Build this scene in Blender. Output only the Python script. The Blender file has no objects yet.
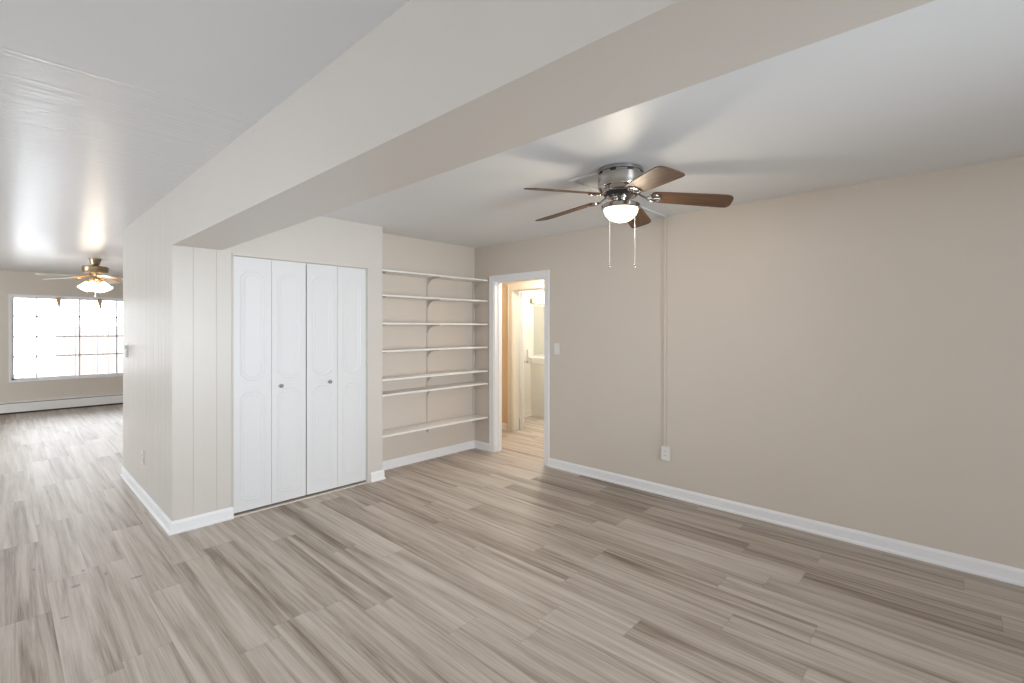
import bpy, bmesh, math, random
from mathutils import Vector, Matrix
S = bpy.context.scene
COL = S.collection
PI = math.pi
random.seed(7)

# ------------------------------------------------------------------ camera
cd = bpy.data.cameras.new('camera')
cam = bpy.data.objects.new('camera', cd); COL.objects.link(cam)
cd.sensor_fit = 'HORIZONTAL'; cd.sensor_width = 36.0
cd.lens = 476.947 / 1024 * 36.0
cd.shift_x = (512 - 536.757) / 1024.0
cd.shift_y = (328.127 - 341.5) / 1024.0
cd.clip_start = 0.05; cd.clip_end = 200
cam.location = (0, 0, 1.4609)
cam.rotation_euler = (PI / 2, 0, -math.radians(48.4))
S.camera = cam

# ------------------------------------------------------------------ view, world, daylight
S.view_settings.view_transform = 'Standard'
S.view_settings.look = 'None'
S.view_settings.exposure = 0.0
S.view_settings.gamma = 1.0
S.view_settings.use_curve_mapping = False
S.cycles.use_denoising = True
S.cycles.diffuse_bounces = 8
S.cycles.max_bounces = 12
S.cycles.sample_clamp_indirect = 8.0
S.cycles.caustics_reflective = False
S.cycles.caustics_refractive = False

W = bpy.data.worlds.new('sky'); S.world = W; W.use_nodes = True
bgn = W.node_tree.nodes['Background']
bgn.inputs['Color'].default_value = (0.90, 0.95, 1.0, 1)
_wt = W.node_tree
_tc = _wt.nodes.new('ShaderNodeTexCoord'); _sx = _wt.nodes.new('ShaderNodeSeparateXYZ'); _mr = _wt.nodes.new('ShaderNodeMapRange')
_mr.inputs['From Min'].default_value = -0.2; _mr.inputs['From Max'].default_value = 0.95
_mr.inputs['To Min'].default_value = 2.1; _mr.inputs['To Max'].default_value = 10.0      # the sky is brightest beyond the far window
_wt.links.new(_tc.outputs['Generated'], _sx.inputs[0]); _wt.links.new(_sx.outputs[1], _mr.inputs['Value']); _wt.links.new(_mr.outputs[0], bgn.inputs['Strength'])

def area(name, loc, size, rot, power, color, portal=False):
    l = bpy.data.lights.new(name, 'AREA'); l.shape = 'RECTANGLE'
    l.size, l.size_y = size; l.energy = power; l.color = color
    l.cycles.is_portal = portal
    o = bpy.data.objects.new(name, l); COL.objects.link(o)
    o.location = loc; o.rotation_euler = rot
    return o
# daylight that comes in through the windows (each lamp fills its opening; the left-wall windows are added)
FWD, SIDE = (PI / 2, 0, 0), (0, -PI / 2, 0)       # facing +Y / facing +X
area('rear_window_daylight', (1.75, -1.86, 1.30), (1.5, 1.6), FWD, 31, (0.87, 0.94, 1.0)).data.spread = math.radians(72)
area('rear_left_window_daylight', (-0.80, -1.86, 1.40), (2.3, 1.4), FWD, 7, (0.92, 0.96, 1.0)).data.spread = math.radians(120)
area('added_side_near_light', (-2.68, 3.9, 1.40), (2.3, 1.4), SIDE, 16, (0.90, 0.95, 1.0))  # unseen left window, added to brighten the passage wall and beam side
area('added_side_light', (-2.68, 8.6, 1.40), (2.5, 1.4), SIDE, 115, (0.93, 0.97, 1.0))  # second unseen left window, added to light the far room
for _n, _l, _s, _r in (('far_window_portal', (1.15, 12.13, 1.28), (2.1, 1.5), (-PI/2, 0, 0)), ('rear_window_portal', (1.75, -1.88, 1.30), (1.7, 1.8), FWD),
        ('rear_left_window_portal', (-0.80, -1.88, 1.40), (2.5, 1.6), FWD), ('added_side_portal', (-2.70, 8.6, 1.40), (2.7, 1.6), SIDE), ('added_side_near_portal', (-2.70, 3.9, 1.40), (2.5, 1.6), SIDE)):
    area(_n, _l, _s, _r, 1, (1, 1, 1), portal=True)

# ------------------------------------------------------------------ measurements
XR, YS, YC, XE, XT, YT, YW = 3.862, 4.445, 4.183, 2.461, 0.813, 6.209, 12.10
H, HB, XB = 2.44, 2.051, 1.119
XL, YB, T = -2.6, -1.8, 0.12

# ------------------------------------------------------------------ materials
def nodes(name):
    m = bpy.data.materials.new(name); m.use_nodes = True
    nt = m.node_tree
    return m, nt, nt.nodes['Principled BSDF']
def mat(name, col, rough=0.5, metal=0.0, bump=None, coat=0.0, emit=None, es=0.0, aniso=0.0, var=0.0, spec=0.5, vscale=3.0):
    m, nt, b = nodes(name)
    b.inputs['Base Color'].default_value = (*col, 1)
    b.inputs['Roughness'].default_value = rough
    b.inputs['Metallic'].default_value = metal
    b.inputs['Coat Weight'].default_value = coat
    b.inputs['Specular IOR Level'].default_value = spec
    if emit:
        b.inputs['Emission Color'].default_value = (*emit, 1); b.inputs['Emission Strength'].default_value = es
    tc = nt.nodes.new('ShaderNodeTexCoord')
    if var:
        n = nt.nodes.new('ShaderNodeTexNoise'); n.inputs['Scale'].default_value = vscale; n.inputs['Detail'].default_value = 4
        nt.links.new(tc.outputs['Object'], n.inputs['Vector'])
        mx = nt.nodes.new('ShaderNodeMix'); mx.data_type = 'RGBA'
        mx.inputs[6].default_value = (*[c * (1 - var) for c in col], 1); mx.inputs[7].default_value = (*[min(1, c * (1 + var)) for c in col], 1)
        nt.links.new(n.outputs['Fac'], mx.inputs[0]); nt.links.new(mx.outputs[2], b.inputs['Base Color'])
    if bump:
        sc, st, dist = bump[:3]
        n = nt.nodes.new('ShaderNodeTexNoise'); n.inputs['Scale'].default_value = sc; n.inputs['Detail'].default_value = 3
        src = tc.outputs['Object']
        if len(bump) > 3:
            mp = nt.nodes.new('ShaderNodeMapping'); mp.inputs['Scale'].default_value = bump[3]
            nt.links.new(src, mp.inputs['Vector']); src = mp.outputs['Vector']
        nt.links.new(src, n.inputs['Vector'])
        bp = nt.nodes.new('ShaderNodeBump'); bp.inputs['Strength'].default_value = st; bp.inputs['Distance'].default_value = dist
        nt.links.new(n.outputs['Fac'], bp.inputs['Height']); nt.links.new(bp.outputs['Normal'], b.inputs['Normal'])
    return m

M = {}
M['wall'] = mat('greige_paint', (0.65, 0.59, 0.525), 0.5, bump=(60, 0.12, 0.002), var=0.02)
M['panel'] = mat('greige_panel_paint', (0.65, 0.62, 0.58), 0.34, bump=(14, 0.10, 0.004, (6, 6, 0.5)), var=0.02)
M['ceiling'] = mat('ceiling_paint', (0.77, 0.80, 0.83), 0.45, bump=(3, 0.10, 0.01), spec=0.5)
M['ceiling_plank'] = mat('ceiling_gloss_paint', (0.75, 0.775, 0.80), 0.26, bump=(1.0, 1.0, 0.0036, (0.6, 60, 1)), spec=0.8)
M['trim'] = mat('white_trim_paint', (0.86, 0.87, 0.89), 0.35)
M['door'] = mat('white_door_paint', (0.76, 0.77, 0.785), 0.38, bump=(20, 0.05, 0.002, (4, 4, 0.4)))
M['shelf'] = mat('white_shelf_melamine', (0.84, 0.83, 0.81), 0.4)
M['bracket'] = mat('greige_painted_steel', (0.57, 0.53, 0.48), 0.45)
M['plate'] = mat('white_plastic', (0.80, 0.79, 0.76), 0.35)
M['dark'] = mat('dark_slot', (0.03, 0.03, 0.03), 0.6)
M['nickel'] = mat('brushed_nickel', (0.48, 0.46, 0.44), 0.14, 1.0)
M['pewter'] = mat('pewter_knob', (0.32, 0.32, 0.33), 0.3, 1.0)
M['bronze'] = mat('antique_brass', (0.40, 0.31, 0.20), 0.35, 1.0)
M['amber'] = mat('polished_brass', (0.85, 0.45, 0.14), 0.3, 0.9)
M['whiteblade'] = mat('whitewashed_blade', (0.72, 0.68, 0.62), 0.45, var=0.05)
M['tan'] = mat('warm_tan_paint', (0.74, 0.60, 0.42), 0.55)
M['cream'] = mat('cream_paint', (0.76, 0.735, 0.67), 0.5)
M['cabinet'] = mat('cream_cabinet_paint', (0.77, 0.76, 0.70), 0.4)
M['counter'] = mat('cream_marble', (0.82, 0.80, 0.74), 0.25, var=0.04)
M['mirror'] = mat('mirror_silver', (0.85, 0.88, 0.86), 0.03, 1.0)
M['threshold'] = mat('bare_pine', (0.66, 0.60, 0.53), 0.6, var=0.15)
M['lampglow'] = mat('lit_frosted_glass', (0.9, 0.88, 0.82), 0.4, emit=(1.0, 0.86, 0.66), es=7.0)
M['farglow'] = mat('lit_tulip_glass', (0.9, 0.88, 0.82), 0.4, emit=(1.0, 0.90, 0.76), es=6.0)
M['bathglow'] = mat('lit_bath_glass', (0.9, 0.88, 0.82), 0.4, emit=(1.0, 0.92, 0.78), es=10.0)
M['ground'] = mat('pale_concrete', (0.55, 0.54, 0.52), 0.9, var=0.1)
M['fence'] = mat('pink_brick_outside', (0.74, 0.62, 0.59), 0.9, var=0.12)
M['stub'] = mat('tan_wood_strip', (0.55, 0.36, 0.20), 0.6)

def glass_mat():
    m = bpy.data.materials.new('window_glass'); m.use_nodes = True; nt = m.node_tree; nt.nodes.clear()
    o = nt.nodes.new('ShaderNodeOutputMaterial'); t = nt.nodes.new('ShaderNodeBsdfTransparent'); g = nt.nodes.new('ShaderNodeBsdfGlossy')
    g.inputs['Roughness'].default_value = 0.02
    f = nt.nodes.new('ShaderNodeFresnel'); f.inputs['IOR'].default_value = 1.45
    mx = nt.nodes.new('ShaderNodeMixShader')
    nt.links.new(f.outputs[0], mx.inputs[0]); nt.links.new(t.outputs[0], mx.inputs[1]); nt.links.new(g.outputs[0], mx.inputs[2]); nt.links.new(mx.outputs[0], o.inputs[0])
    return m
M['glass'] = glass_mat()
def vane_mat():
    m = bpy.data.materials.new('blind_vane'); m.use_nodes = True; nt = m.node_tree; nt.nodes.clear()
    o = nt.nodes.new('ShaderNodeOutputMaterial'); d = nt.nodes.new('ShaderNodeBsdfDiffuse'); t = nt.nodes.new('ShaderNodeBsdfTranslucent')
    d.inputs['Color'].default_value = (0.8, 0.79, 0.76, 1); t.inputs['Color'].default_value = (0.8, 0.78, 0.74, 1)
    mx = nt.nodes.new('ShaderNodeMixShader'); mx.inputs[0].default_value = 0.6
    nt.links.new(d.outputs[0], mx.inputs[1]); nt.links.new(t.outputs[0], mx.inputs[2]); nt.links.new(mx.outputs[0], o.inputs[0])
    return m
M['vane'] = vane_mat()

def blade_mat():
    m, nt, b = nodes('walnut_blade')
    tc = nt.nodes.new('ShaderNodeTexCoord'); mp = nt.nodes.new('ShaderNodeMapping'); mp.inputs['Scale'].default_value = (2.5, 45, 4)
    n = nt.nodes.new('ShaderNodeTexNoise'); n.inputs['Scale'].default_value = 2.0; n.inputs['Detail'].default_value = 5
    r = nt.nodes.new('ShaderNodeValToRGB')
    r.color_ramp.elements[0].position = 0.3; r.color_ramp.elements[0].color = (0.065, 0.034, 0.018, 1)
    r.color_ramp.elements[1].position = 0.72; r.color_ramp.elements[1].color = (0.15, 0.082, 0.045, 1)
    nt.links.new(tc.outputs['Object'], mp.inputs[0]); nt.links.new(mp.outputs[0], n.inputs['Vector']); nt.links.new(n.outputs['Fac'], r.inputs[0])
    nt.links.new(r.outputs[0], b.inputs['Base Color']); b.inputs['Roughness'].default_value = 0.5; b.inputs['Specular IOR Level'].default_value = 0.3
    return m
M['blade'] = blade_mat()

SCUFFS = [(0.287, 3.746, 0.020, 0.020), (0.536, 3.614, 0.030, 0.012), (0.219, 3.38, 0.016, 0.012), (0.134, 4.19, 0.010, 0.022), (0.42, 3.80, 0.007, 0.030), (0.335, 3.95, 0.008, 0.018)]
def floor_mat():
    m, nt, b = nodes('vinyl_plank')
    N = nt.nodes.new; L = nt.links.new
    def math_(op, a, b_=None, c=None):
        n = N('ShaderNodeMath'); n.operation = op
        for i, v in enumerate((a, b_, c)):
            if v is None: continue
            if isinstance(v, (int, float)): n.inputs[i].default_value = v
            else: L(v, n.inputs[i])
        return n.outputs[0]
    tc = N('ShaderNodeTexCoord'); sp = N('ShaderNodeSeparateXYZ'); L(tc.outputs['Object'], sp.inputs[0])
    x, y = sp.outputs[0], sp.outputs[1]
    PW, PL = 0.178, 1.22
    xr = math_('DIVIDE', x, PW); row = math_('FLOOR', xr); fx = math_('SUBTRACT', xr, row)
    wn = N('ShaderNodeTexWhiteNoise'); wn.noise_dimensions = '1D'; L(row, wn.inputs['W'])
    yr = math_('ADD', math_('DIVIDE', y, PL), math_('MULTIPLY', wn.outputs['Value'], 5.37))
    idx = math_('FLOOR', yr); fy = math_('SUBTRACT', yr, idx)
    cv = N('ShaderNodeCombineXYZ'); L(row, cv.inputs[0]); L(idx, cv.inputs[1])
    wp = N('ShaderNodeTexWhiteNoise'); wp.noise_dimensions = '2D'; L(cv.outputs[0], wp.inputs['Vector'])
    rnd = wp.outputs['Value']
    # grain coordinates: stretched along the plank, shifted per plank
    gz = math_('MULTIPLY', rnd, 37.0)
    def grain(sx, sy, detail, rough=0.6, dist=0.0):
        c = N('ShaderNodeCombineXYZ'); L(math_('MULTIPLY', x, sx), c.inputs[0]); L(math_('MULTIPLY', y, sy), c.inputs[1]); L(gz, c.inputs[2])
        n = N('ShaderNodeTexNoise'); n.inputs['Scale'].default_value = 1; n.inputs['Detail'].default_value = detail
        n.inputs['Roughness'].default_value = rough; n.inputs['Distortion'].default_value = dist
        L(c.outputs[0], n.inputs['Vector']); return n.outputs['Fac']
    broad = grain(14, 0.5, 4, 0.55, 1.0)
    mid = grain(55, 1.3, 5, 0.6, 0.5)
    fine = grain(170, 4, 4)
    v = math_('ADD', math_('MULTIPLY', broad, 1.15), math_('MULTIPLY', mid, 0.55))
    v = math_('ADD', v, math_('MULTIPLY', fine, 0.42))
    v = math_('ADD', v, math_('MULTIPLY', math_('SUBTRACT', rnd, 0.5), 0.17))
    r = N('ShaderNodeValToRGB'); L(math_('MULTIPLY', v, 0.47), r.inputs[0])
    e = r.color_ramp.elements
    e[0].position = 0.34; e[0].color = (0.15, 0.107, 0.075, 1)
    e[1].position = 0.63; e[1].color = (0.58, 0.52, 0.465, 1)
    q = e.new(0.43); q.color = (0.325, 0.268, 0.218, 1)
    q = e.new(0.52); q.color = (0.46, 0.40, 0.345, 1)
    # seams
    dx = math_('MINIMUM', fx, math_('SUBTRACT', 1.0, fx)); dy = math_('MINIMUM', fy, math_('SUBTRACT', 1.0, fy))
    sx = math_('LESS_THAN', dx, 0.008); sy = math_('LESS_THAN', dy, 0.0014)
    seam = math_('MAXIMUM', sx, sy)
    mx = N('ShaderNodeMix'); mx.data_type = 'RGBA'; L(math_('MULTIPLY', seam, 0.28), mx.inputs[0]); L(r.outputs[0], mx.inputs[6]); mx.inputs[7].default_value = (0.10, 0.075, 0.055, 1)
    # a few small dark scuff marks
    col = mx.outputs[2]
    for cx_, cy_, rx_, ry_ in SCUFFS:
        ex = math_('DIVIDE', math_('SUBTRACT', x, cx_), rx_); ey = math_('DIVIDE', math_('SUBTRACT', y, cy_), ry_)
        dd = math_('ADD', math_('MULTIPLY', ex, ex), math_('MULTIPLY', ey, ey))
        dd = math_('ADD', dd, math_('MULTIPLY', math_('SUBTRACT', fine, 0.5), 2.0))
        mk = N('ShaderNodeMix'); mk.data_type = 'RGBA'; L(math_('MULTIPLY', math_('LESS_THAN', dd, 1.0), 0.55), mk.inputs[0]); L(col, mk.inputs[6]); mk.inputs[7].default_value = (0.12, 0.09, 0.07, 1)
        col = mk.outputs[2]
    L(col, b.inputs['Base Color'])
    rg = math_('ADD', math_('MULTIPLY', mid, 0.14), 0.40); L(rg, b.inputs['Roughness'])
    b.inputs['Specular IOR Level'].default_value = 0.6
    bp = N('ShaderNodeBump'); bp.inputs['Strength'].default_value = 0.18; bp.inputs['Distance'].default_value = 0.002
    L(math_('ADD', fine, math_('MULTIPLY', seam, -1.5)), bp.inputs['Height']); L(bp.outputs['Normal'], b.inputs['Normal'])
    return m
M['floor'] = floor_mat()

# ------------------------------------------------------------------ mesh helpers
def bx(bm, x0, x1, y0, y1, z0, z1):
    v = [bm.verts.new(p) for p in ((x0,y0,z0),(x1,y0,z0),(x1,y1,z0),(x0,y1,z0),(x0,y0,z1),(x1,y0,z1),(x1,y1,z1),(x0,y1,z1))]
    for f in ((3,2,1,0),(4,5,6,7),(0,1,5,4),(1,2,6,5),(2,3,7,6),(3,0,4,7)): bm.faces.new([v[i] for i in f])
def prism(bm, prof, ax, a0, a1):
    """profile (list of 2-D points) swept along axis ax ('x','y','z') from a0 to a1"""
    def P(p, a):
        return {'x': (a, p[0], p[1]), 'y': (p[0], a, p[1]), 'z': (p[0], p[1], a)}[ax]
    A = [bm.verts.new(P(p, a0)) for p in prof]; B = [bm.verts.new(P(p, a1)) for p in prof]
    n = len(prof)
    for i in range(n): bm.faces.new((A[i], A[(i+1) % n], B[(i+1) % n], B[i]))
    bm.faces.new(A[::-1]); bm.faces.new(B)
def lathe(bm, prof, seg=40, c=(0, 0, 0), mtx=None):
    rings = []
    for r, z in prof:
        if r < 1e-5: rings.append([bm.verts.new((c[0], c[1], c[2] + z))])
        else: rings.append([bm.verts.new((c[0] + r*math.cos(2*PI*i/seg), c[1] + r*math.sin(2*PI*i/seg), c[2] + z)) for i in range(seg)])
    for a, b in zip(rings, rings[1:]):
        for i in range(seg):
            j = (i+1) % seg
            if len(a) == 1 and len(b) == 1: continue
            if len(a) == 1: bm.faces.new((a[0], b[j], b[i]))
            elif len(b) == 1: bm.faces.new((a[i], a[j], b[0]))
            else: bm.faces.new((a[i], a[j], b[j], b[i]))
    if mtx is not None:
        bmesh.ops.transform(bm, matrix=mtx, verts=[v for r in rings for v in r])
    return rings
def tube(bm, pts, r, seg=8):
    pts = [Vector(p) for p in pts]; rings = []
    for i, p in enumerate(pts):
        d = (pts[min(i+1, len(pts)-1)] - pts[max(i-1, 0)]).normalized()
        u = d.orthogonal().normalized() if i == 0 else (rings_u - d * rings_u.dot(d)).normalized()
        rings_u = u; w = d.cross(u)
        rings.append([bm.verts.new(p + r*(u*math.cos(2*PI*k/seg) + w*math.sin(2*PI*k/seg))) for k in range(seg)])
    for a, b in zip(rings, rings[1:]):
        for k in range(seg): bm.faces.new((a[k], a[(k+1) % seg], b[(k+1) % seg], b[k]))
    bm.faces.new(rings[0][::-1]); bm.faces.new(rings[-1])
def obj(name, bm, m, parent=None, bevel=0.0, smooth=False, loc=None, rot=None):
    bmesh.ops.recalc_face_normals(bm, faces=bm.faces)
    me = bpy.data.meshes.new(name); bm.to_mesh(me); bm.free()
    me.materials.append(m if not isinstance(m, str) else M[m])
    o = bpy.data.objects.new(name, me); COL.objects.link(o)
    if parent: o.parent = parent
    if loc: o.location = loc
    if rot: o.rotation_euler = rot
    if smooth:
        for p in me.polygons: p.use_smooth = True
        es = o.modifiers.new('split', 'EDGE_SPLIT'); es.split_angle = math.radians(35)
    if bevel:
        b = o.modifiers.new('bevel', 'BEVEL'); b.width = bevel; b.segments = 2; b.limit_method = 'ANGLE'
    return o
def boxes(name, m, lst, parent=None, bevel=0.0):
    bm = bmesh.new()
    for b in lst: bx(bm, *b)
    return obj(name, bm, m, parent, bevel)
def tag(o, label, cat, group=None):
    o['label'] = label; o['category'] = cat
    if group: o['group'] = group
    return o
def thing(name, label, cat, loc, rotz=0, group=None):
    o = bpy.data.objects.new(name, None); COL.objects.link(o); o.empty_display_size = 0.1
    o.location = loc; o.rotation_euler = (0, 0, rotz)
    return tag(o, label, cat, group)
def struct(o, label=None, cat=None):
    o['kind'] = 'structure'
    if label: o['label'] = label
    if cat: o['category'] = cat
    return o
def copy_tree(o, parent=None):
    c = o.copy(); COL.objects.link(c); c.parent = parent
    for ch in list(o.children): copy_tree(ch, c)
    return c

# ------------------------------------------------------------------ structure
struct(boxes('floor', 'floor', [(XL - T, 7.4, YB - T, YW + T, -0.10, 0.0)]), 'greige wood-look vinyl plank floor running through both rooms', 'floor')
struct(boxes('ceiling', 'ceiling', [(XL - T, XT, YB - T, 2.49, H, H + 0.1), (XT, 7.4, YB - T, YT - 0.02, H, H + 0.1)]), 'smooth pale grey ceiling over the main room', 'ceiling')
struct(boxes('ceiling', 'ceiling_plank', [(XL - T, XT, 2.49, YW + T, H, H + 0.1), (XT, 4.1, YT - 0.02, YW + T, H, H + 0.1)]), 'glossier pale ceiling of the far room with fine lines across', 'ceiling')
struct(boxes('ceiling_beam', 'panel', [(XT, XB, YB, YC + 0.002, HB, H)]), 'wide boxed greige beam dropping from the ceiling across the room', 'beam')

# right wall with the doorway, plus the stub beyond the corner
DY0, DY1, DZ = 3.309, 4.105, 2.015
struct(boxes('wall_right', 'wall', [(XR, XR + T, YB, DY0, 0, H), (XR, XR + T, DY1, YS + T, 0, H), (XR, XR + T, DY0, DY1, DZ, H)]), 'long greige wall on the right with the doorway', 'wall')
struct(boxes('wall_shelf_niche', 'wall', [(XE - 0.0, XR, YS, YS + T, 0, H)]), 'greige back wall of the shelf niche', 'wall')
# closet block: front piers, header, side walls
CX0, CX1, CH = 1.192, 2.302, 2.022
bm = bmesh.new()
bx(bm, XT + 0.004, CX0, YC + 0.004, YC + 0.1, 0, H)
for a, b in ((XT, 0.934), (0.938, 1.075), (1.085, CX0)):
    bx(bm, a, b, YC, YC + 0.004, 0, HB + 0.0)
bx(bm, XT, CX0, YC, YC + 0.004, HB, H)
bx(bm, CX1, XE - 0.0, YC, YC + 0.1, 0, H)
bx(bm, CX0, CX1, YC, YC + 0.1, CH, H)
struct(obj('wall_closet', bm, 'panel'), 'greige grooved panelling around the white closet doors', 'wall')
bm = bmesh.new()
bx(bm, XT + 0.003, XT + 0.1, YC + 0.1, YT - 0.02, 0, H)
y = YC + 0.1; k = 0
ws = [0.10, 0.14, 0.09, 0.20, 0.11, 0.14, 0.20, 0.10, 0.09, 0.19, 0.14, 0.11, 0.20]
bx(bm, XT, XT + 0.003, YC + 0.004, y - 0.0015, 0, H)
while y < YT - 0.001:
    y2 = min(y + ws[k % len(ws)], YT); bx(bm, XT, XT + 0.003, y + 0.0015, y2 - 0.0015 if y2 < YT else y2, 0, H); y = y2; k += 1
bx(bm, XT + 0.003, 4.1, YT - 0.10, YT, 0, H)
struct(obj('wall_passage', bm, 'panel'), 'glossy greige panelled side wall leading into the far room', 'wall')
struct(boxes('wall_closet_side', 'wall', [(XE - 0.1, XE, YC + 0.1, YT - 0.1, 0, H), (XE, XR, YS + T, YS + T + .02, 0, H)]), 'greige return wall between closet and shelf niche', 'wall')
# outer walls
struct(boxes('wall_rear', 'wall', [(XL - T, -2.0, YB - T, YB, 0, H), (-2.0, 0.4, YB - T, YB, 0, 0.65), (-2.0, 0.4, YB - T, YB, 2.15, H), (0.4, 0.95, YB - T, YB, 0, H),
    (0.95, 2.55, YB - T, YB, 0, 0.45), (0.95, 2.55, YB - T, YB, 2.15, H), (2.55, XR + T, YB - T, YB, 0, H)]), 'greige rear wall with two windows', 'wall')
def holes_x(name, x0, x1, spans, label):
    l = []; y = YB
    for a, b in spans:
        l += [(x0, x1, y, a, 0, H), (x0, x1, a, b, 0, 0.65), (x0, x1, a, b, 2.15, H)]; y = b
    l.append((x0, x1, y, YW + T, 0, H))
    struct(boxes(name, 'wall', l), label, 'wall')
holes_x('wall_left', XL - T, XL, [(2.7, 5.1), (7.3, 9.9)], 'greige left wall with two added window openings')
WX0, WX1, WZ0, WZ1 = 0.135, 2.2, 0.566, 2.01
struct(boxes('wall_far', 'wall', [(XL, WX0, YW, YW + T, 0, H), (WX1, 4.1, YW, YW + T, 0, H), (WX0, WX1, YW, YW + T, 0, WZ0), (WX0, WX1, YW, YW + T, WZ1, H)]), 'far greige wall around the bright window', 'wall')
struct(boxes('wall_far_right', 'wall', [(3.9, 4.1, YT, YW, 0, H)]), 'right wall of the far room', 'wall')

# hall + bathroom shell
HX = 4.83
struct(boxes('wall_hall', 'tan', [(HX, HX + T, 4.745, YT - 0.1, 0, H), (HX, HX + T, 2.4, 3.95, 0, H), (HX, HX + T, 3.95, 4.745, 2.0, H)]), 'warm tan hallway wall around the bathroom door', 'wall')
struct(boxes('wall_hall_end', 'tan', [(XR + T, HX, 2.28, 2.4, 0, H), (XR + T, HX, 5.6, 5.72, 0, H), (XR + T, XR + T + 0.02, YS - 0.1, 5.6, 0, H)]), 'tan end walls of the hallway', 'wall')
struct(boxes('wall_bathroom_far', 'cream', [(HX + T, 7.3, 5.37, 5.47, 0, H)]), 'cream bathroom wall carrying the mirror', 'wall')
struct(boxes('wall_bathroom_end', 'cream', [(7.2, 7.3, 3.8, 5.37, 0, H)]), 'cream end wall of the bathroom', 'wall')
struct(boxes('wall_bathroom_near', 'cream', [(HX + T, 7.3, 3.7, 3.8, 0, H)]), 'cream near wall of the bathroom', 'wall')

# ------------------------------------------------------------------ baseboards
BH, BT = 0.09, 0.015
PROF = [(0, 0), (0.022, 0), (0.022, 0.012), (0.014, 0.022), (0.013, 0.072), (0.009, 0.082), (0.005, BH), (0, BH)]
def base(name, runs, label, m='trim'):
    """each run: wall plane axis, plane position, side it grows to, start, end, mitre at start, mitre at end (1 outer corner, -1 inner, 0 square)"""
    bm = bmesh.new()
    for ax, pos, sgn, a0, a1, m0, m1 in runs:
        A, B = [], []
        for p, z in PROF:
            q = pos + sgn * p; u0 = a0 - m0 * p; u1 = a1 + m1 * p
            A.append(bm.verts.new((q, u0, z) if ax == 'x' else (u0, q, z))); B.append(bm.verts.new((q, u1, z) if ax == 'x' else (u1, q, z)))
        n = len(PROF)
        for i in range(n): bm.faces.new((A[i], A[(i+1) % n], B[(i+1) % n], B[i]))
        if not m0: bm.faces.new(A[::-1])
        if not m1: bm.faces.new(B)
    return struct(obj(name, bm, m), label, 'baseboard')
base('baseboard_right', [('x', XR, -1, YB, DY0 - 0.062, -1, 0), ('x', XR, -1, DY1 + 0.062, YS, 0, -1)], 'white baseboard along the right wall')
base('baseboard_niche', [('y', YS, -1, XE, XR, -1, -1)], 'white baseboard under the shelves')
base('baseboard_closet_right', [('y', YC, -1, 2.335, XE, 0, 1), ('x', XE, 1, YC, YS, 1, -1)], 'short white baseboard right of the closet doors')
base('baseboard_closet_left', [('y', YC, -1, XT, CX0, 1, 0)], 'white baseboard left of the closet doors')
base('baseboard_passage', [('x', XT, -1, YC, YT, 1, 1), ('y', YT, 1, XT, 3.9, 1, -1)], 'white baseboard along the passage wall')
base('baseboard_hall', [('x', HX, -1, 4.86, 5.6, 0, 0)], 'hallway baseboard')
base('baseboard_bathroom', [('y', 5.37, -1, HX + T, 5.9, 0, 0)], 'bathroom baseboard', 'cream')
base('baseboard_left', [('x', XL, 1, YB, YW, -1, 0), ('y', YB, 1, XL, XR, -1, -1)], 'white baseboard behind the camera')

# ------------------------------------------------------------------ doorways
def casing(bm, ax, pos, sgn, a0, a1, top, w, th):
    """three-piece casing around an opening a0..a1 on plane pos"""
    def b(u0, u1, z0, z1, t0=0.0, t=th):
        p = sorted((pos + sgn * t0, pos + sgn * t))
        if ax == 'x': bx(bm, p[0], p[1], u0, u1, z0, z1)
        else: bx(bm, u0, u1, p[0], p[1], z0, z1)
    b(a0 - w, a0, 0, top + w); b(a1, a1 + w, 0, top + w); b(a0, a1, top, top + w)
    e = th + 0.005
    b(a0 - w, a0 - w + 0.014, 0, top + w - 0.014, th, e); b(a1 + w - 0.014, a1 + w, 0, top + w - 0.014, th, e); b(a0 - w, a1 + w, top + w - 0.014, top + w, th, e)
bm = bmesh.new()
casing(bm, 'x', XR, -1, DY0, DY1, DZ, 0.062, 0.012)
casing(bm, 'x', XR + T, 1, DY0, DY1, DZ, 0.062, 0.012)
j = 0.014
bx(bm, XR, XR + T, DY0, DY0 + j, 0, DZ); bx(bm, XR, XR + T, DY1 - j, DY1, 0, DZ); bx(bm, XR, XR + T, DY0 + j, DY1 - j, DZ - j, DZ)
for (a, b_) in ((DY0 + j, DY0 + j + 0.01), (DY1 - j - 0.01, DY1 - j)): bx(bm, XR + 0.055, XR + 0.09, a, b_, 0, DZ - j - 0.01)
bx(bm, XR + 0.055, XR + 0.09, DY0 + j, DY1 - j, DZ - j - 0.01, DZ - j)
d1 = struct(obj('door_1', bm, 'trim', bevel=0.0015), 'open doorway with white casing in the right wall', 'doorway')
bm = bmesh.new(); bx(bm, XR + 0.012, XR + 0.045, DY0 + j, DY0 + j + 0.003, 1.37, 1.46)
tube(bm, [(XR + 0.008, DY0 + j + 0.004, 1.365), (XR + 0.008, DY0 + j + 0.004, 1.465)], 0.005)
obj('hinge', bm, 'nickel', d1)
bm = bmesh.new()
casing(bm, 'x', HX, -1, 3.95, 4.745, 2.0, 0.085, 0.014)
bx(bm, HX, HX + T, 4.731, 4.745, 0, 2.0); bx(bm, HX, HX + T, 3.95, 3.964, 0, 2.0); bx(bm, HX, HX + T, 3.95, 4.745, 1.986, 2.0)
d2 = struct(obj('door_2', bm, 'cabinet', bevel=0.0015), 'cream-cased bathroom doorway beyond the hall', 'doorway')
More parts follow.
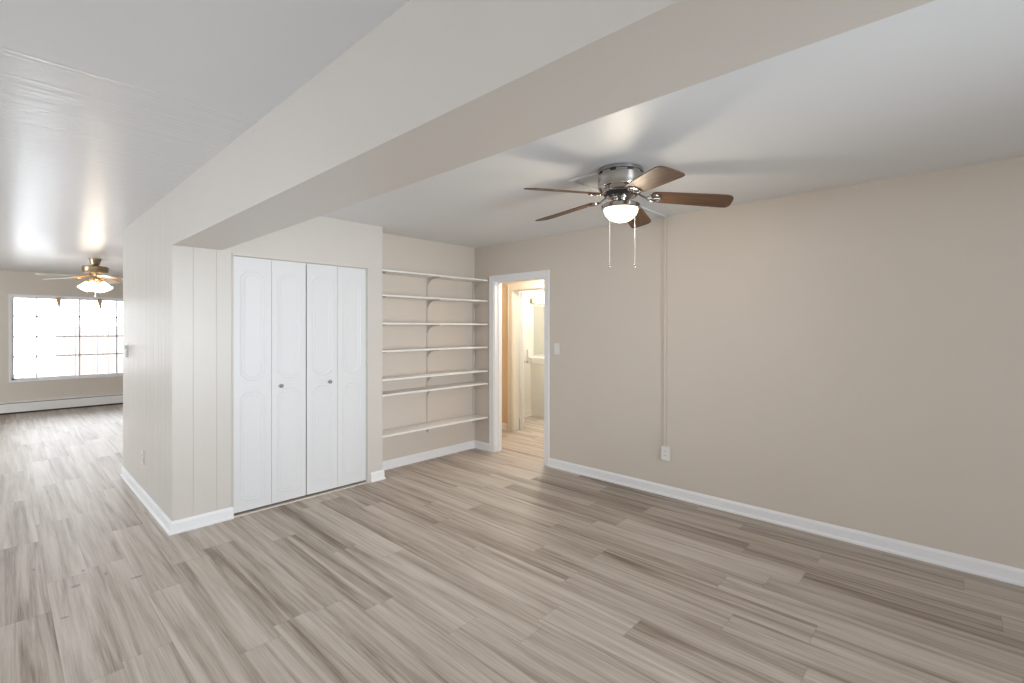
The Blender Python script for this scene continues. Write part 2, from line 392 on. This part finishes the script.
# bathroom door leaf swung open against the wall
bm = bmesh.new(); bx(bm, 0, 0.74, -0.018, 0.018, 0.012, 1.98)
leaf = obj('door_leaf', bm, 'door', d2, bevel=0.002, loc=(HX + 0.13, 4.70, 0), rot=(0, 0, math.radians(41)))
bm = bmesh.new()
lathe(bm, [(0, 0), (0.024, 0), (0.024, 0.006), (0.010, 0.010), (0.010, 0.032), (0.024, 0.042), (0.027, 0.054), (0.018, 0.066), (0, 0.068)], 20, mtx=Matrix.Translation((0.68, -0.018, 0.93)) @ Matrix.Rotation(PI/2, 4, 'X'))
obj('door_knob', bm, 'nickel', leaf, smooth=True)

# ------------------------------------------------------------------ closet
bm = bmesh.new()
bx(bm, CX1, CX1 + 0.030, YC - 0.012, YC, 0, CH); bx(bm, CX0 - 0.008, CX0, YC - 0.012, YC, BH, CH); bx(bm, CX0 - 0.008, CX1 + 0.030, YC - 0.012, YC, CH, CH + 0.022)
bx(bm, CX0, CX0 + 0.006, YC, YC + 0.1, 0, CH); bx(bm, CX1 - 0.006, CX1, YC, YC + 0.1, 0, CH)
struct(obj('trim_1', bm, 'panel', bevel=0.001), 'slim greige trim around the closet opening', 'trim')
struct(boxes('trim_2', 'threshold', [(CX0 + 0.006, CX1 - 0.006, YC - 0.004, YC + 0.05, 0, 0.010)]), 'bare wood strip on the floor under the closet doors', 'threshold')
struct(boxes('trim_3', 'bracket', [(CX0 + 0.006, CX1 - 0.006, YC + 0.02, YC + 0.05, CH - 0.018, CH)]), 'dark sliding track over the closet doors', 'track')

def offset_poly(pts, d):
    n = len(pts); out = []
    area2 = sum(pts[i][0]*pts[(i+1) % n][1] - pts[(i+1) % n][0]*pts[i][1] for i in range(n))
    s = 1 if area2 > 0 else -1
    for i in range(n):
        p0, p1, p2 = Vector(pts[i-1]), Vector(pts[i]), Vector(pts[(i+1) % n])
        e1 = (p1 - p0).normalized(); e2 = (p2 - p1).normalized()
        n1 = Vector((-e1.y, e1.x)) * s; n2 = Vector((-e2.y, e2.x)) * s
        bi = (n1 + n2); bi = bi / max(1e-6, bi.length_squared) * 2
        out.append(tuple(p1 + bi * d))
    return out
def ridge(bm, pts, w, h, y0):
    """moulding ring following a closed outline on the y = y0 face, bulging towards -y"""
    prof = [(0, 0), (w*0.25, h), (w*0.6, h*0.9), (w, 0)]
    rings = []
    for d, hh in prof:
        rings.append([bm.verts.new((p[0], y0 - hh, p[1])) for p in offset_poly(pts, d)])
    n = len(pts)
    for a, b in zip(rings, rings[1:]):
        for i in range(n): bm.faces.new((a[i], a[(i+1) % n], b[(i+1) % n], b[i]))
def crest(hw, z0, z1, up=0.055, dn=0.055):
    """outline with arched, shouldered ends"""
    def end(z, s, amt):
        r = []
        for t, f in ((1.0, 0.0), (0.93, 0.22), (0.72, 0.45), (0.50, 0.85), (0.30, 1.0)):
            r.append((hw * t, z + s * amt * f))
        return r
    top = end(z1 - up, 1, up); bot = end(z0 + dn, -1, dn)
    return [(x, z) for x, z in bot[::-1]] + top + [(-x, z) for x, z in top[::-1]] + [(-x, z) for x, z in bot]
PWD = (CX1 - CX0 - 0.012 - 0.006) / 4
def bifold(name, label, xl, knob_side):
    t = thing(name, label, 'closet door', (xl, YC + 0.012, 0), group='white bifold closet doors')
    for i in range(2):
        bm = bmesh.new(); w = PWD
        bx(bm, 0.001, w - 0.0015, 0, 0.03, 0.028, CH - 0.006)
        c = w / 2
        for z0, z1 in ((1.045, 1.915), (0.10, 0.965)):
            o = [(x + c, z) for x, z in crest(0.092, z0, z1, dn=0.055 if z0 > 1 else 0.03)]
            ridge(bm, o, 0.014, 0.0022, 0)
            ridge(bm, offset_poly(o, 0.026), 0.012, 0.0016, 0)
        p = obj('panel', bm, 'door', t, loc=(i * w, 0, 0))
        if i == knob_side:
            kb = bmesh.new()
            lathe(kb, [(0, 0.026), (0.008, 0.0255), (0.0145, 0.021), (0.016, 0.016), (0.012, 0.012), (0.006, 0.008), (0.006, 0.003), (0.011, 0.001), (0.011, 0)], 20,
                  mtx=Matrix.Translation((0.072 if knob_side else 0.20, 0, 0.985)) @ Matrix.Rotation(PI/2, 4, 'X'))
            k = obj('knob', kb, 'pewter', p, smooth=True); k['label'] = 'small round pewter knob'
    return t
bifold('bifold_door', 'left white bifold closet door of two moulded panels, beside the grooved panelling', CX0 + 0.006, 1)
bifold('bifold_door', 'right white bifold closet door of two moulded panels, nearest the shelves', CX0 + 0.006 + 2 * PWD + 0.006, 0)

# ------------------------------------------------------------------ shelves
SZ = [2.035, 1.79, 1.515, 1.243, 0.962, 0.812, 0.412]
names = ['topmost white shelf in the niche', 'second white niche shelf from the top', 'third white niche shelf from the top', 'middle white niche shelf, fourth from the top',
         'fifth white niche shelf, just above a closely spaced one', 'sixth white niche shelf, close under the fifth', 'lowest white niche shelf above the baseboard']
for z, nm in zip(SZ, names):
    tag(boxes('shelf', 'shelf', [(XE + 0.003, XR - 0.012, 4.195, YS - 0.016, z - 0.018, z)], bevel=0.0015), nm, 'shelf', 'white shelves in the wall niche')
def bracket_bm():
    bm = bmesh.new()
    # curved arm: flat steel blade 3 mm thick, deep at the wall and thin at the tip
    top = [(0.0, 0.0), (-0.225, 0.0)]
    low = [(-0.225, -0.006), (-0.17, -0.010), (-0.11, -0.016), (-0.06, -0.030), (-0.03, -0.052), (-0.012, -0.075), (0.0, -0.095)]
    prism(bm, top + low, 'x', -0.0025, 0.0025)
    bx(bm, -0.008, 0.008, -0.215, 0.0, -0.002, 0.0)
    return bm
stdp = None
for X_, lab in ((3.165, 'slotted greige shelf standard in the middle of the niche'), (3.835, 'slotted greige shelf standard in the niche corner by the doorway'), (2.52, 'slotted greige shelf standard at the closet end of the niche')):
    if stdp is None:
        t = thing('shelf_standard', lab, 'shelf support', (X_, YS, 0.30), group='shelf standards')
        bm = bmesh.new(); bx(bm, -0.008, 0.008, -0.010, 0, 0.0, 1.735)
        for q in range(53):
            zz = 0.02 + q * 0.032
            bx(bm, -0.0025, 0.0025, -0.0105, -0.0095, zz, zz + 0.014)
        obj('rail', bm, 'bracket', t)
        b0 = None
        for z in SZ:
            if b0 is None: b0 = obj('bracket', bracket_bm(), 'bracket', t); o = b0
            else: o = b0.copy(); COL.objects.link(o); o.parent = t
            o.location = (0, -0.010, z - 0.018 - 0.30)
        stdp = t
    else:
        t = copy_tree(stdp); t.location = (X_, YS, 0.30); t['label'] = lab

# ------------------------------------------------------------------ ceiling fans
def blade_bm(r0, r1, w0, w1, th, pitch, droop=0.0):
    bm = bmesh.new()
    out = [(r0, -w0*0.36), (r0 + 0.02, -w0*0.48), (r0 + 0.10, -w0*0.52), (r1 - 0.10, -w1*0.5), (r1 - 0.045, -w1*0.5), (r1 - 0.018, -w1*0.43), (r1 - 0.004, -w1*0.28), (r1, -w1*0.05),
           (r1, w1*0.22), (r1 - 0.006, w1*0.38), (r1 - 0.02, w1*0.48), (r1 - 0.05, w1*0.5), (r0 + 0.10, w0*0.52), (r0 + 0.02, w0*0.48), (r0, w0*0.36)]
    A = []; B = []
    for x, yy in out:
        z = -math.tan(pitch) * yy
        A.append(bm.verts.new((x, yy, z))); B.append(bm.verts.new((x, yy, z + th)))
    n = len(out)
    for i in range(n): bm.faces.new((A[i], A[(i+1) % n], B[(i+1) % n], B[i]))
    bm.faces.new(A[::-1]); bm.faces.new(B)
    return bm
def arm_bm(ra, rb, zr, pitch):
    """blade iron: a flat curved arm ending in a looped plate under the blade root"""
    bm = bmesh.new()
    tube(bm, [(ra, 0, zr), (ra + 0.02, 0, zr - 0.004), (rb - 0.03, 0, -0.006)], 0.0065, 8)
    loop = []
    for k in range(17):
        a = 2*PI*k/16
        x = rb + 0.015 + 0.042*math.cos(a); yy = 0.040*math.sin(a)
        loop.append((x, yy, -math.tan(pitch)*yy - 0.005))
    tube(bm, loop, 0.005, 6)
    for yy in (-0.026, 0.026, 0.0):
        x = rb + 0.035 if yy else rb + 0.012
        lathe(bm, [(0, -0.012), (0.007, -0.010), (0.008, -0.004), (0.008, 0)], 10, c=(x, yy, -math.tan(pitch)*yy))
    tube(bm, [(rb - 0.027, 0, -0.005), (rb + 0.057, 0, -0.005)], 0.005, 6)
    return bm
FC = (2.555, 1.572)
fan = thing('ceiling_fan', 'flush-mount nickel ceiling fan with five walnut blades and a lit bowl', 'ceiling fan', (FC[0], FC[1], H))
bm = bmesh.new()
lathe(bm, [(0, 0), (0.128, 0), (0.138, -0.004), (0.140, -0.022), (0.134, -0.026), (0.134, -0.036), (0.140, -0.040), (0.141, -0.112), (0.137, -0.122), (0.122, -0.136), (0.112, -0.142), (0.110, -0.148), (0.090, -0.166), (0.062, -0.176), (0, -0.176)], 64)
obj('motor_housing', bm, 'nickel', fan, smooth=True)
sl = None
for k in range(8):
    if sl is None: sl = o = boxes('vent_slot', 'dark', [(0.1335, 0.1375, -0.018, 0.018, -0.0355, -0.0265)], fan)
    else: o = sl.copy(); COL.objects.link(o); o.parent = fan
    o.rotation_euler = (0, 0, 2*PI*k/8 + 0.2)
bm = bmesh.new(); lathe(bm, [(0.109, -0.147), (0.1125, -0.1475), (0.100, -0.160), (0.090, -0.167)], 48); obj('flywheel_gap', bm, 'dark', fan, smooth=True)
bm = bmesh.new()
lathe(bm, [(0, -0.172), (0.060, -0.172), (0.062, -0.184), (0.050, -0.188), (0.052, -0.194), (0.070, -0.206), (0.088, -0.214), (0.116, -0.217), (0.120, -0.221), (0.120, -0.240), (0.114, -0.246), (0.100, -0.246), (0.100, -0.236), (0, -0.236)], 56)
lk = obj('light_kit', bm, 'nickel', fan, smooth=True)
bm = bmesh.new()
lathe(bm, [(0.104, -0.240)] + [(0.104*math.cos(a*PI/2/10), -0.244 - 0.078*math.sin(a*PI/2/10)) for a in range(0, 10)] + [(0, -0.322)], 48)
g = obj('glass_bowl', bm, 'lampglow', fan, smooth=True); g['label'] = 'lit frosted glass bowl'
PITCH = math.radians(13)
b0 = None
for k in range(5):
    a = math.radians(162 + 72*k)
    if b0 is None:
        b0 = obj('blade', blade_bm(0.185, 0.668, 0.122, 0.148, 0.006, PITCH), 'blade', fan)
        ir = obj('blade_iron', arm_bm(0.07, 0.185, 0.030, PITCH), 'nickel', b0, smooth=True); o = b0
    else:
        o = b0.copy(); COL.objects.link(o); o.parent = fan
        c = ir.copy(); COL.objects.link(c); c.parent = o
    o.location = (0, 0, -0.158); o.rotation_euler = (0, math.radians(5), a)
for (px, py), z0, z1 in (((-0.092, 0.022), -0.235, -0.590), ((0.014, -0.090), -0.235, -0.592)):
    bm = bmesh.new(); tube(bm, [(px, py, z0), (px, py, z1)], 0.0014, 6)
    nb = 40
    for q in range(nb):
        zz = z0 + (z1 - z0)*q/nb
        lathe(bm, [(0, 0.0022), (0.0022, 0), (0, -0.0022)], 6, c=(px, py, zz))
    ch = obj('pull_chain', bm, 'plate', fan)
    bm = bmesh.new(); lathe(bm, [(0, 0.014), (0.004, 0.010), (0.0075, 0), (0.006, -0.008), (0, -0.012)], 14, c=(px, py, z1 - 0.010))
    obj('chain_fob', bm, 'nickel', ch, smooth=True)
def point(name, loc, e, color, r):
    l = bpy.data.lights.new(name, 'POINT'); l.energy = e; l.color = color; l.shadow_soft_size = r
    o = bpy.data.objects.new(name, l); COL.objects.link(o); o.location = loc; return o
point('fan_bulb', (FC[0], FC[1], 2.085), 9, (1.0, 0.84, 0.64), 0.05)

# far fan
FF = (0.90, 9.16)
fan2 = thing('ceiling_fan', 'distant brass ceiling fan with pale blades and four lit tulip shades', 'ceiling fan', (FF[0], FF[1], H))
bm = bmesh.new(); lathe(bm, [(0, 0), (0.066, 0), (0.066, -0.015), (0.058, -0.04), (0.045, -0.085), (0.03, -0.095), (0, -0.095)], 32); obj('canopy', bm, 'bronze', fan2, smooth=True)
bm = bmesh.new(); lathe(bm, [(0, -0.09), (0.02, -0.09), (0.02, -0.105), (0.13, -0.108), (0.14, -0.118), (0.14, -0.180), (0.13, -0.195), (0.07, -0.21), (0.045, -0.25), (0.055, -0.29), (0.03, -0.31), (0, -0.31)], 40); obj('motor_housing', bm, 'bronze', fan2, smooth=True)
b0 = None
for k in range(5):
    a = math.radians(207 + 72*k)
    if b0 is None:
        b0 = obj('blade', blade_bm(0.22, 0.66, 0.11, 0.135, 0.007, math.radians(12)), 'whiteblade', fan2)
        ir = obj('blade_iron', arm_bm(0.06, 0.22, 0.03, math.radians(12)), 'amber', b0, smooth=True); o = b0
    else:
        o = b0.copy(); COL.objects.link(o); o.parent = fan2
        c = ir.copy(); COL.objects.link(c); c.parent = o
    o.location = (0, 0, -0.255); o.rotation_euler = (0, math.radians(3), a)
for k in range(4):
    a = PI/4 + k*PI/2 + 0.35
    R = Matrix.Rotation(a, 4, 'Z') @ Matrix.Translation((0.062, 0, -0.315)) @ Matrix.Rotation(math.radians(-34), 4, 'Y')
    bm = bmesh.new()
    tube(bm, [Matrix.Rotation(a, 4, 'Z') @ Vector(p) for p in ((0.02, 0, -0.26), (0.04, 0, -0.275), (0.06, 0, -0.305))], 0.009, 8)
    lathe(bm, [(0, 0.01), (0.022, 0.01), (0.026, -0.02), (0, -0.02)], 16, mtx=R)
    arm = obj('light_arm', bm, 'amber', fan2, smooth=True)
    bm = bmesh.new()
    lathe(bm, [(0.022, -0.015), (0.036, -0.04), (0.048, -0.08), (0.054, -0.115), (0.066, -0.14), (0.062, -0.14), (0.05, -0.115), (0.042, -0.08), (0.02, -0.03), (0, -0.03)], 24, mtx=R)
    obj('tulip_shade', bm, 'farglow', arm, smooth=True)
bm = bmesh.new(); tube(bm, [(0, 0, -0.31), (0, 0, -0.52)], 0.0015, 6); lathe(bm, [(0, 0.01), (0.008, 0), (0, -0.012)], 10, c=(0, 0, -0.53)); obj('pull_chain', bm, 'plate', fan2)
point('far_fan_bulb', (FF[0], FF[1], 1.93), 4, (1.0, 0.88, 0.70), 0.08)

# ------------------------------------------------------------------ wiring on the right wall and ceiling
t = thing('cable_raceway', 'thin painted cable raceway running from the fan down the right wall', 'raceway', (XR, 1.925, 0.434))
rw = 0.010
def rel(lst, org=(XR, 1.925, 0.434)): return [(a-org[0], b-org[0], c-org[1], d-org[1], e-org[2], f-org[2]) for a, b, c, d, e, f in lst]
o = boxes('wall_run', 'wall', rel([(XR - 0.018, XR, 1.925 - rw, 1.925 + rw, 0.434, H)]), t, 0.002)
o = boxes('ceiling_run', 'ceiling', rel([(2.49, XR - 0.012, 1.925 - rw, 1.925 + rw, H - 0.012, H), (2.49, 2.49 + 2*rw, FC[1] + 0.13, 1.925 - rw, H - 0.012, H)]), t, 0.002)
def outlet_faces(t, W_, H_, th, dx, kind):
    """plate in local space: face towards -Y; built for rotz"""
    bm = bmesh.new(); bx(bm, -W_/2, W_/2, -th, 0, -H_/2, H_/2)
    p = obj('cover_plate', bm, 'plate', t, bevel=0.003)
    if kind == 'outlet':
        for s in (-1, 1):
            bm = bmesh.new(); bx(bm, -0.016, 0.016, -th - 0.003, -th, s*0.020 - 0.013, s*0.020 + 0.013); r = obj('socket', bm, 'plate', p, bevel=0.002)
            bm = bmesh.new()
            for q in (-0.006, 0.006): bx(bm, q - 0.001, q + 0.001, -th - 0.0035, -th - 0.0028, s*0.020 - 0.002, s*0.020 + 0.007)
            bmesh.ops.translate(bm, verts=bm.verts, vec=(0, 0, 0))
            obj('slots', bm, 'dark', p)
    else:
        bm = bmesh.new(); bx(bm, -0.016, 0.016, -th - 0.004, -th, -0.033, 0.033); obj('rocker', bm, 'plate', p, bevel=0.002)
t = thing('wall_outlet', 'white surface-mounted outlet box at the foot of the raceway', 'outlet', (XR - 0.03, 1.912, 0.375), -PI/2 + PI*0)
bm = bmesh.new(); bx(bm, -0.036, 0.036, 0, 0.03, -0.058, 0.058); obj('box', bm, 'plate', t, bevel=0.003)
outlet_faces(t, 0.074, 0.118, 0.006, 0, 'outlet')
t = thing('light_switch', 'white light switch on the right wall beside the doorway casing', 'light switch', (XR, 3.147, 1.243), -PI/2)
outlet_faces(t, 0.072, 0.118, 0.006, 0, 'switch')
t = thing('wall_outlet', 'white outlet low on the passage wall above its baseboard', 'outlet', (XT, 5.2, 0.362), -PI/2)
outlet_faces(t, 0.072, 0.118, 0.007, 0, 'outlet')
t = thing('thermostat', 'small white wall control near the far end of the passage wall', 'thermostat', (XT, 5.96, 1.24), -PI/2)
bm = bmesh.new(); bx(bm, -0.04, 0.04, -0.012, 0, -0.06, 0.06); bx(bm, -0.034, 0.034, -0.028, -0.012, 0.02, 0.055); bx(bm, -0.034, 0.034, -0.02, -0.012, -0.05, 0.01)
obj('housing', bm, 'plate', t, bevel=0.002)

# ------------------------------------------------------------------ far window
w = struct(boxes('window_1', 'trim', [
    (WX0 - 0.03, WX0, YW - 0.015, YW, WZ0 - 0.03, WZ1 + 0.03), (WX1, WX1 + 0.03, YW - 0.015, YW, WZ0 - 0.03, WZ1 + 0.03),
    (WX0, WX1, YW - 0.015, YW, WZ1, WZ1 + 0.03), (WX0 - 0.02, WX1 + 0.02, YW - 0.02, YW, WZ0 - 0.03, WZ0),
    (WX0, WX1, YW + 0.06, YW + 0.10, WZ0, WZ0 + 0.03), (WX0, WX1, YW + 0.06, YW + 0.10, WZ1 - 0.03, WZ1), (WX0, WX0 + 0.03, YW + 0.06, YW + 0.10, WZ0, WZ1), (WX1 - 0.03, WX1, YW + 0.06, YW + 0.10, WZ0, WZ1),
    ] + [(x - 0.011, x + 0.011, YW + 0.07, YW + 0.09, WZ0, WZ1) for x in (0.436, 0.98, 1.50, 1.95)]
      + [(WX0, WX1, YW + 0.07, YW + 0.09, z - 0.011, z + 0.011) for z in (0.967, 1.309, 1.669)], bevel=0), 'wide bright window with white grid bars in the far wall', 'window')
boxes('window_pane', 'glass', [(WX0 + 0.02, WX1 - 0.02, YW + 0.078, YW + 0.082, WZ0 + 0.02, WZ1 - 0.02)], w)
t = thing('vertical_blind', 'white vertical blind with open vanes hanging in the far window', 'window blind', (WX0, YW + 0.03, WZ1))
bm = bmesh.new(); bx(bm, 0, WX1 - WX0, -0.02, 0.02, -0.03, 0); obj('headrail', bm, 'trim', t)
v0 = None
xs = [0.02] + [0.62 + 0.075*i for i in range(19)]
for i, x in enumerate(xs):
    if v0 is None:
        bm = bmesh.new(); bx(bm, -0.038, 0.038, -0.0006, 0.0006, -1.41, -0.03); v0 = obj('vane', bm, 'vane', t); o = v0
    else: o = v0.copy(); COL.objects.link(o); o.parent = t
    o.location = (x + 0.02, 0, 0); o.rotation_euler = (0, 0, math.radians(88 + random.uniform(-7, 7)))
for x, lab, L_ in ((0.70, 'short tan tapered strip hanging at the top of the far window, left one', 0.19), (1.25, 'short tan tapered strip hanging at the top of the far window, right one', 0.20)):
    bm = bmesh.new(); prism(bm, [(-0.038, 0), (0.038, 0), (0.028, -L_*0.6), (0.018, -L_), (0.0, -L_*0.9), (-0.022, -L_*0.4)], 'y', -0.003, 0.003)
    tag(obj('hanging_strip', bm, 'stub', loc=(x, YW - 0.02, WZ1 + 0.0)), lab, 'hanging strip')
# baseboard heater
t = thing('baseboard_heater', 'long off-white baseboard heater under the far window', 'heater', (XL + 0.1, YW - 0.07, 0))
L_ = 3.9 - XL - 0.1
bm = bmesh.new(); prism(bm, [(0, 0.03), (0, 0.17), (0.012, 0.188), (0.07, 0.20), (0.07, 0.03)], 'x', 0, L_); obj('cover', bm, 'shelf', t)
bm = bmesh.new(); bx(bm, 0, L_, 0.004, 0.06, 0.178, 0.187); bx(bm, 0.02, L_, 0.01, 0.065, 0.004, 0.03); obj('fins', bm, 'dark', t)
bm = bmesh.new(); prism(bm, [(0.004, 0.192), (0.012, 0.206), (0.07, 0.212), (0.07, 0.198)], 'x', 0, L_); obj('top_flap', bm, 'shelf', t)

# other windows (behind the camera, and an added pair in the left wall)
def win(name, ax, pos, a0, a1, z0, z1, label):
    l = []
    def b(u0, u1, z_0, z_1, d0, d1):
        p = sorted((pos + d0, pos + d1))
        l.append((p[0], p[1], u0, u1, z_0, z_1) if ax == 'x' else (u0, u1, p[0], p[1], z_0, z_1))
    for u0, u1, q0, q1 in ((a0 - 0.05, a0, z0 - 0.05, z1 + 0.05), (a1, a1 + 0.05, z0 - 0.05, z1 + 0.05), (a0, a1, z1, z1 + 0.05), (a0, a1, z0 - 0.05, z0)):
        b(u0, u1, q0, q1, 0, 0.015)
    for u0, u1, q0, q1 in ((a0, a0 + 0.03, z0, z1), (a1 - 0.03, a1, z0, z1), (a0, a1, z0, z0 + 0.03), (a0, a1, z1 - 0.03, z1), ((a0 + a1)/2 - 0.02, (a0 + a1)/2 + 0.02, z0, z1)):
        b(u0, u1, q0, q1, -0.05, -0.02)
    struct(boxes(name, 'trim', l), label, 'window')
win('window_2', 'y', YB, 0.95, 2.55, 0.45, 2.15, 'wide window in the rear wall of the main room')
win('window_3', 'y', YB, -2.0, 0.4, 0.65, 2.15, 'window in the rear wall behind the camera')
win('added_window_5', 'x', XL, 2.7, 5.1, 0.65, 2.15, 'added unseen window in the left wall, lighting the passage wall')
win('added_window_4', 'x', XL, 7.3, 9.9, 0.65, 2.15, 'added unseen window in the left wall, lighting the far room')

# ------------------------------------------------------------------ bathroom fittings
t = thing('bathroom_vanity', 'cream bathroom vanity cabinet with pale countertop seen through the doorway', 'vanity', (5.9, 5.37, 0))
bm = bmesh.new(); bx(bm, 0, 1.25, -0.52, -0.001, 0.0, 0.87); obj('cabinet', bm, 'cabinet', t, bevel=0.003)
bm = bmesh.new(); bx(bm, -0.025, 1.25, -0.55, -0.001, 0.87, 0.97); obj('countertop', bm, 'counter', t, bevel=0.008)
for i in range(3):
    bm = bmesh.new(); bx(bm, 0.04 + i*0.40, 0.41 + i*0.40, -0.54, -0.52, 0.08, 0.82); dd = obj('door', bm, 'cabinet', t, bevel=0.003)
    bm = bmesh.new(); lathe(bm, [(0, 0.025), (0.012, 0.02), (0.006, 0.008), (0.006, 0)], 14, mtx=Matrix.Translation((0.36 + i*0.40, -0.54, 0.70)) @ Matrix.Rotation(PI/2, 4, 'X')); obj('knob', bm, 'nickel', dd)
t = thing('bathroom_mirror', 'frameless mirror above the bathroom vanity', 'mirror', (6.5, 5.37, 1.0))
bm = bmesh.new(); bx(bm, -0.54, 0.60, -0.006, 0, 0.0, 0.84); obj('mirror_glass', bm, 'mirror', t)
t = thing('vanity_light', 'glowing bar light above the bathroom mirror', 'wall light', (6.5, 5.37, 1.90))
bm = bmesh.new(); bx(bm, -0.62, 0.4, -0.05, -0.001, -0.02, 0.06); obj('backplate', bm, 'bronze', t)
bm = bmesh.new(); prism(bm, [(-0.05, 0.07), (-0.12, 0.07), (-0.16, -0.02), (-0.05, -0.02)], 'x', -0.50, 0.4); obj('glass_shade', bm, 'bathglow', t)
point('bath_bulb', (5.7, 4.6, 2.25), 34, (1.0, 0.96, 0.88), 0.12)
point('hall_bulb', (4.45, 3.75, 2.3), 38, (1.0, 0.93, 0.83), 0.10)
t = thing('wall_outlet', 'small pale outlet on the bathroom wall beside the counter', 'outlet', (5.835, 5.37, 1.04), 0)
outlet_faces(t, 0.072, 0.13, 0.03, 0, 'outlet')

# ------------------------------------------------------------------ outside the far window
struct(boxes('ground', 'ground', [(-6, 8, YW + T, YW + 12, -0.3, -0.12)]), 'pale paving outside the far window', 'ground')
tag(boxes('garden_wall', 'fence', [(0.9, 4.5, YW + 4.0, YW + 4.2, -0.12, 1.5)]), 'pinkish garden wall outside the far window', 'garden wall')
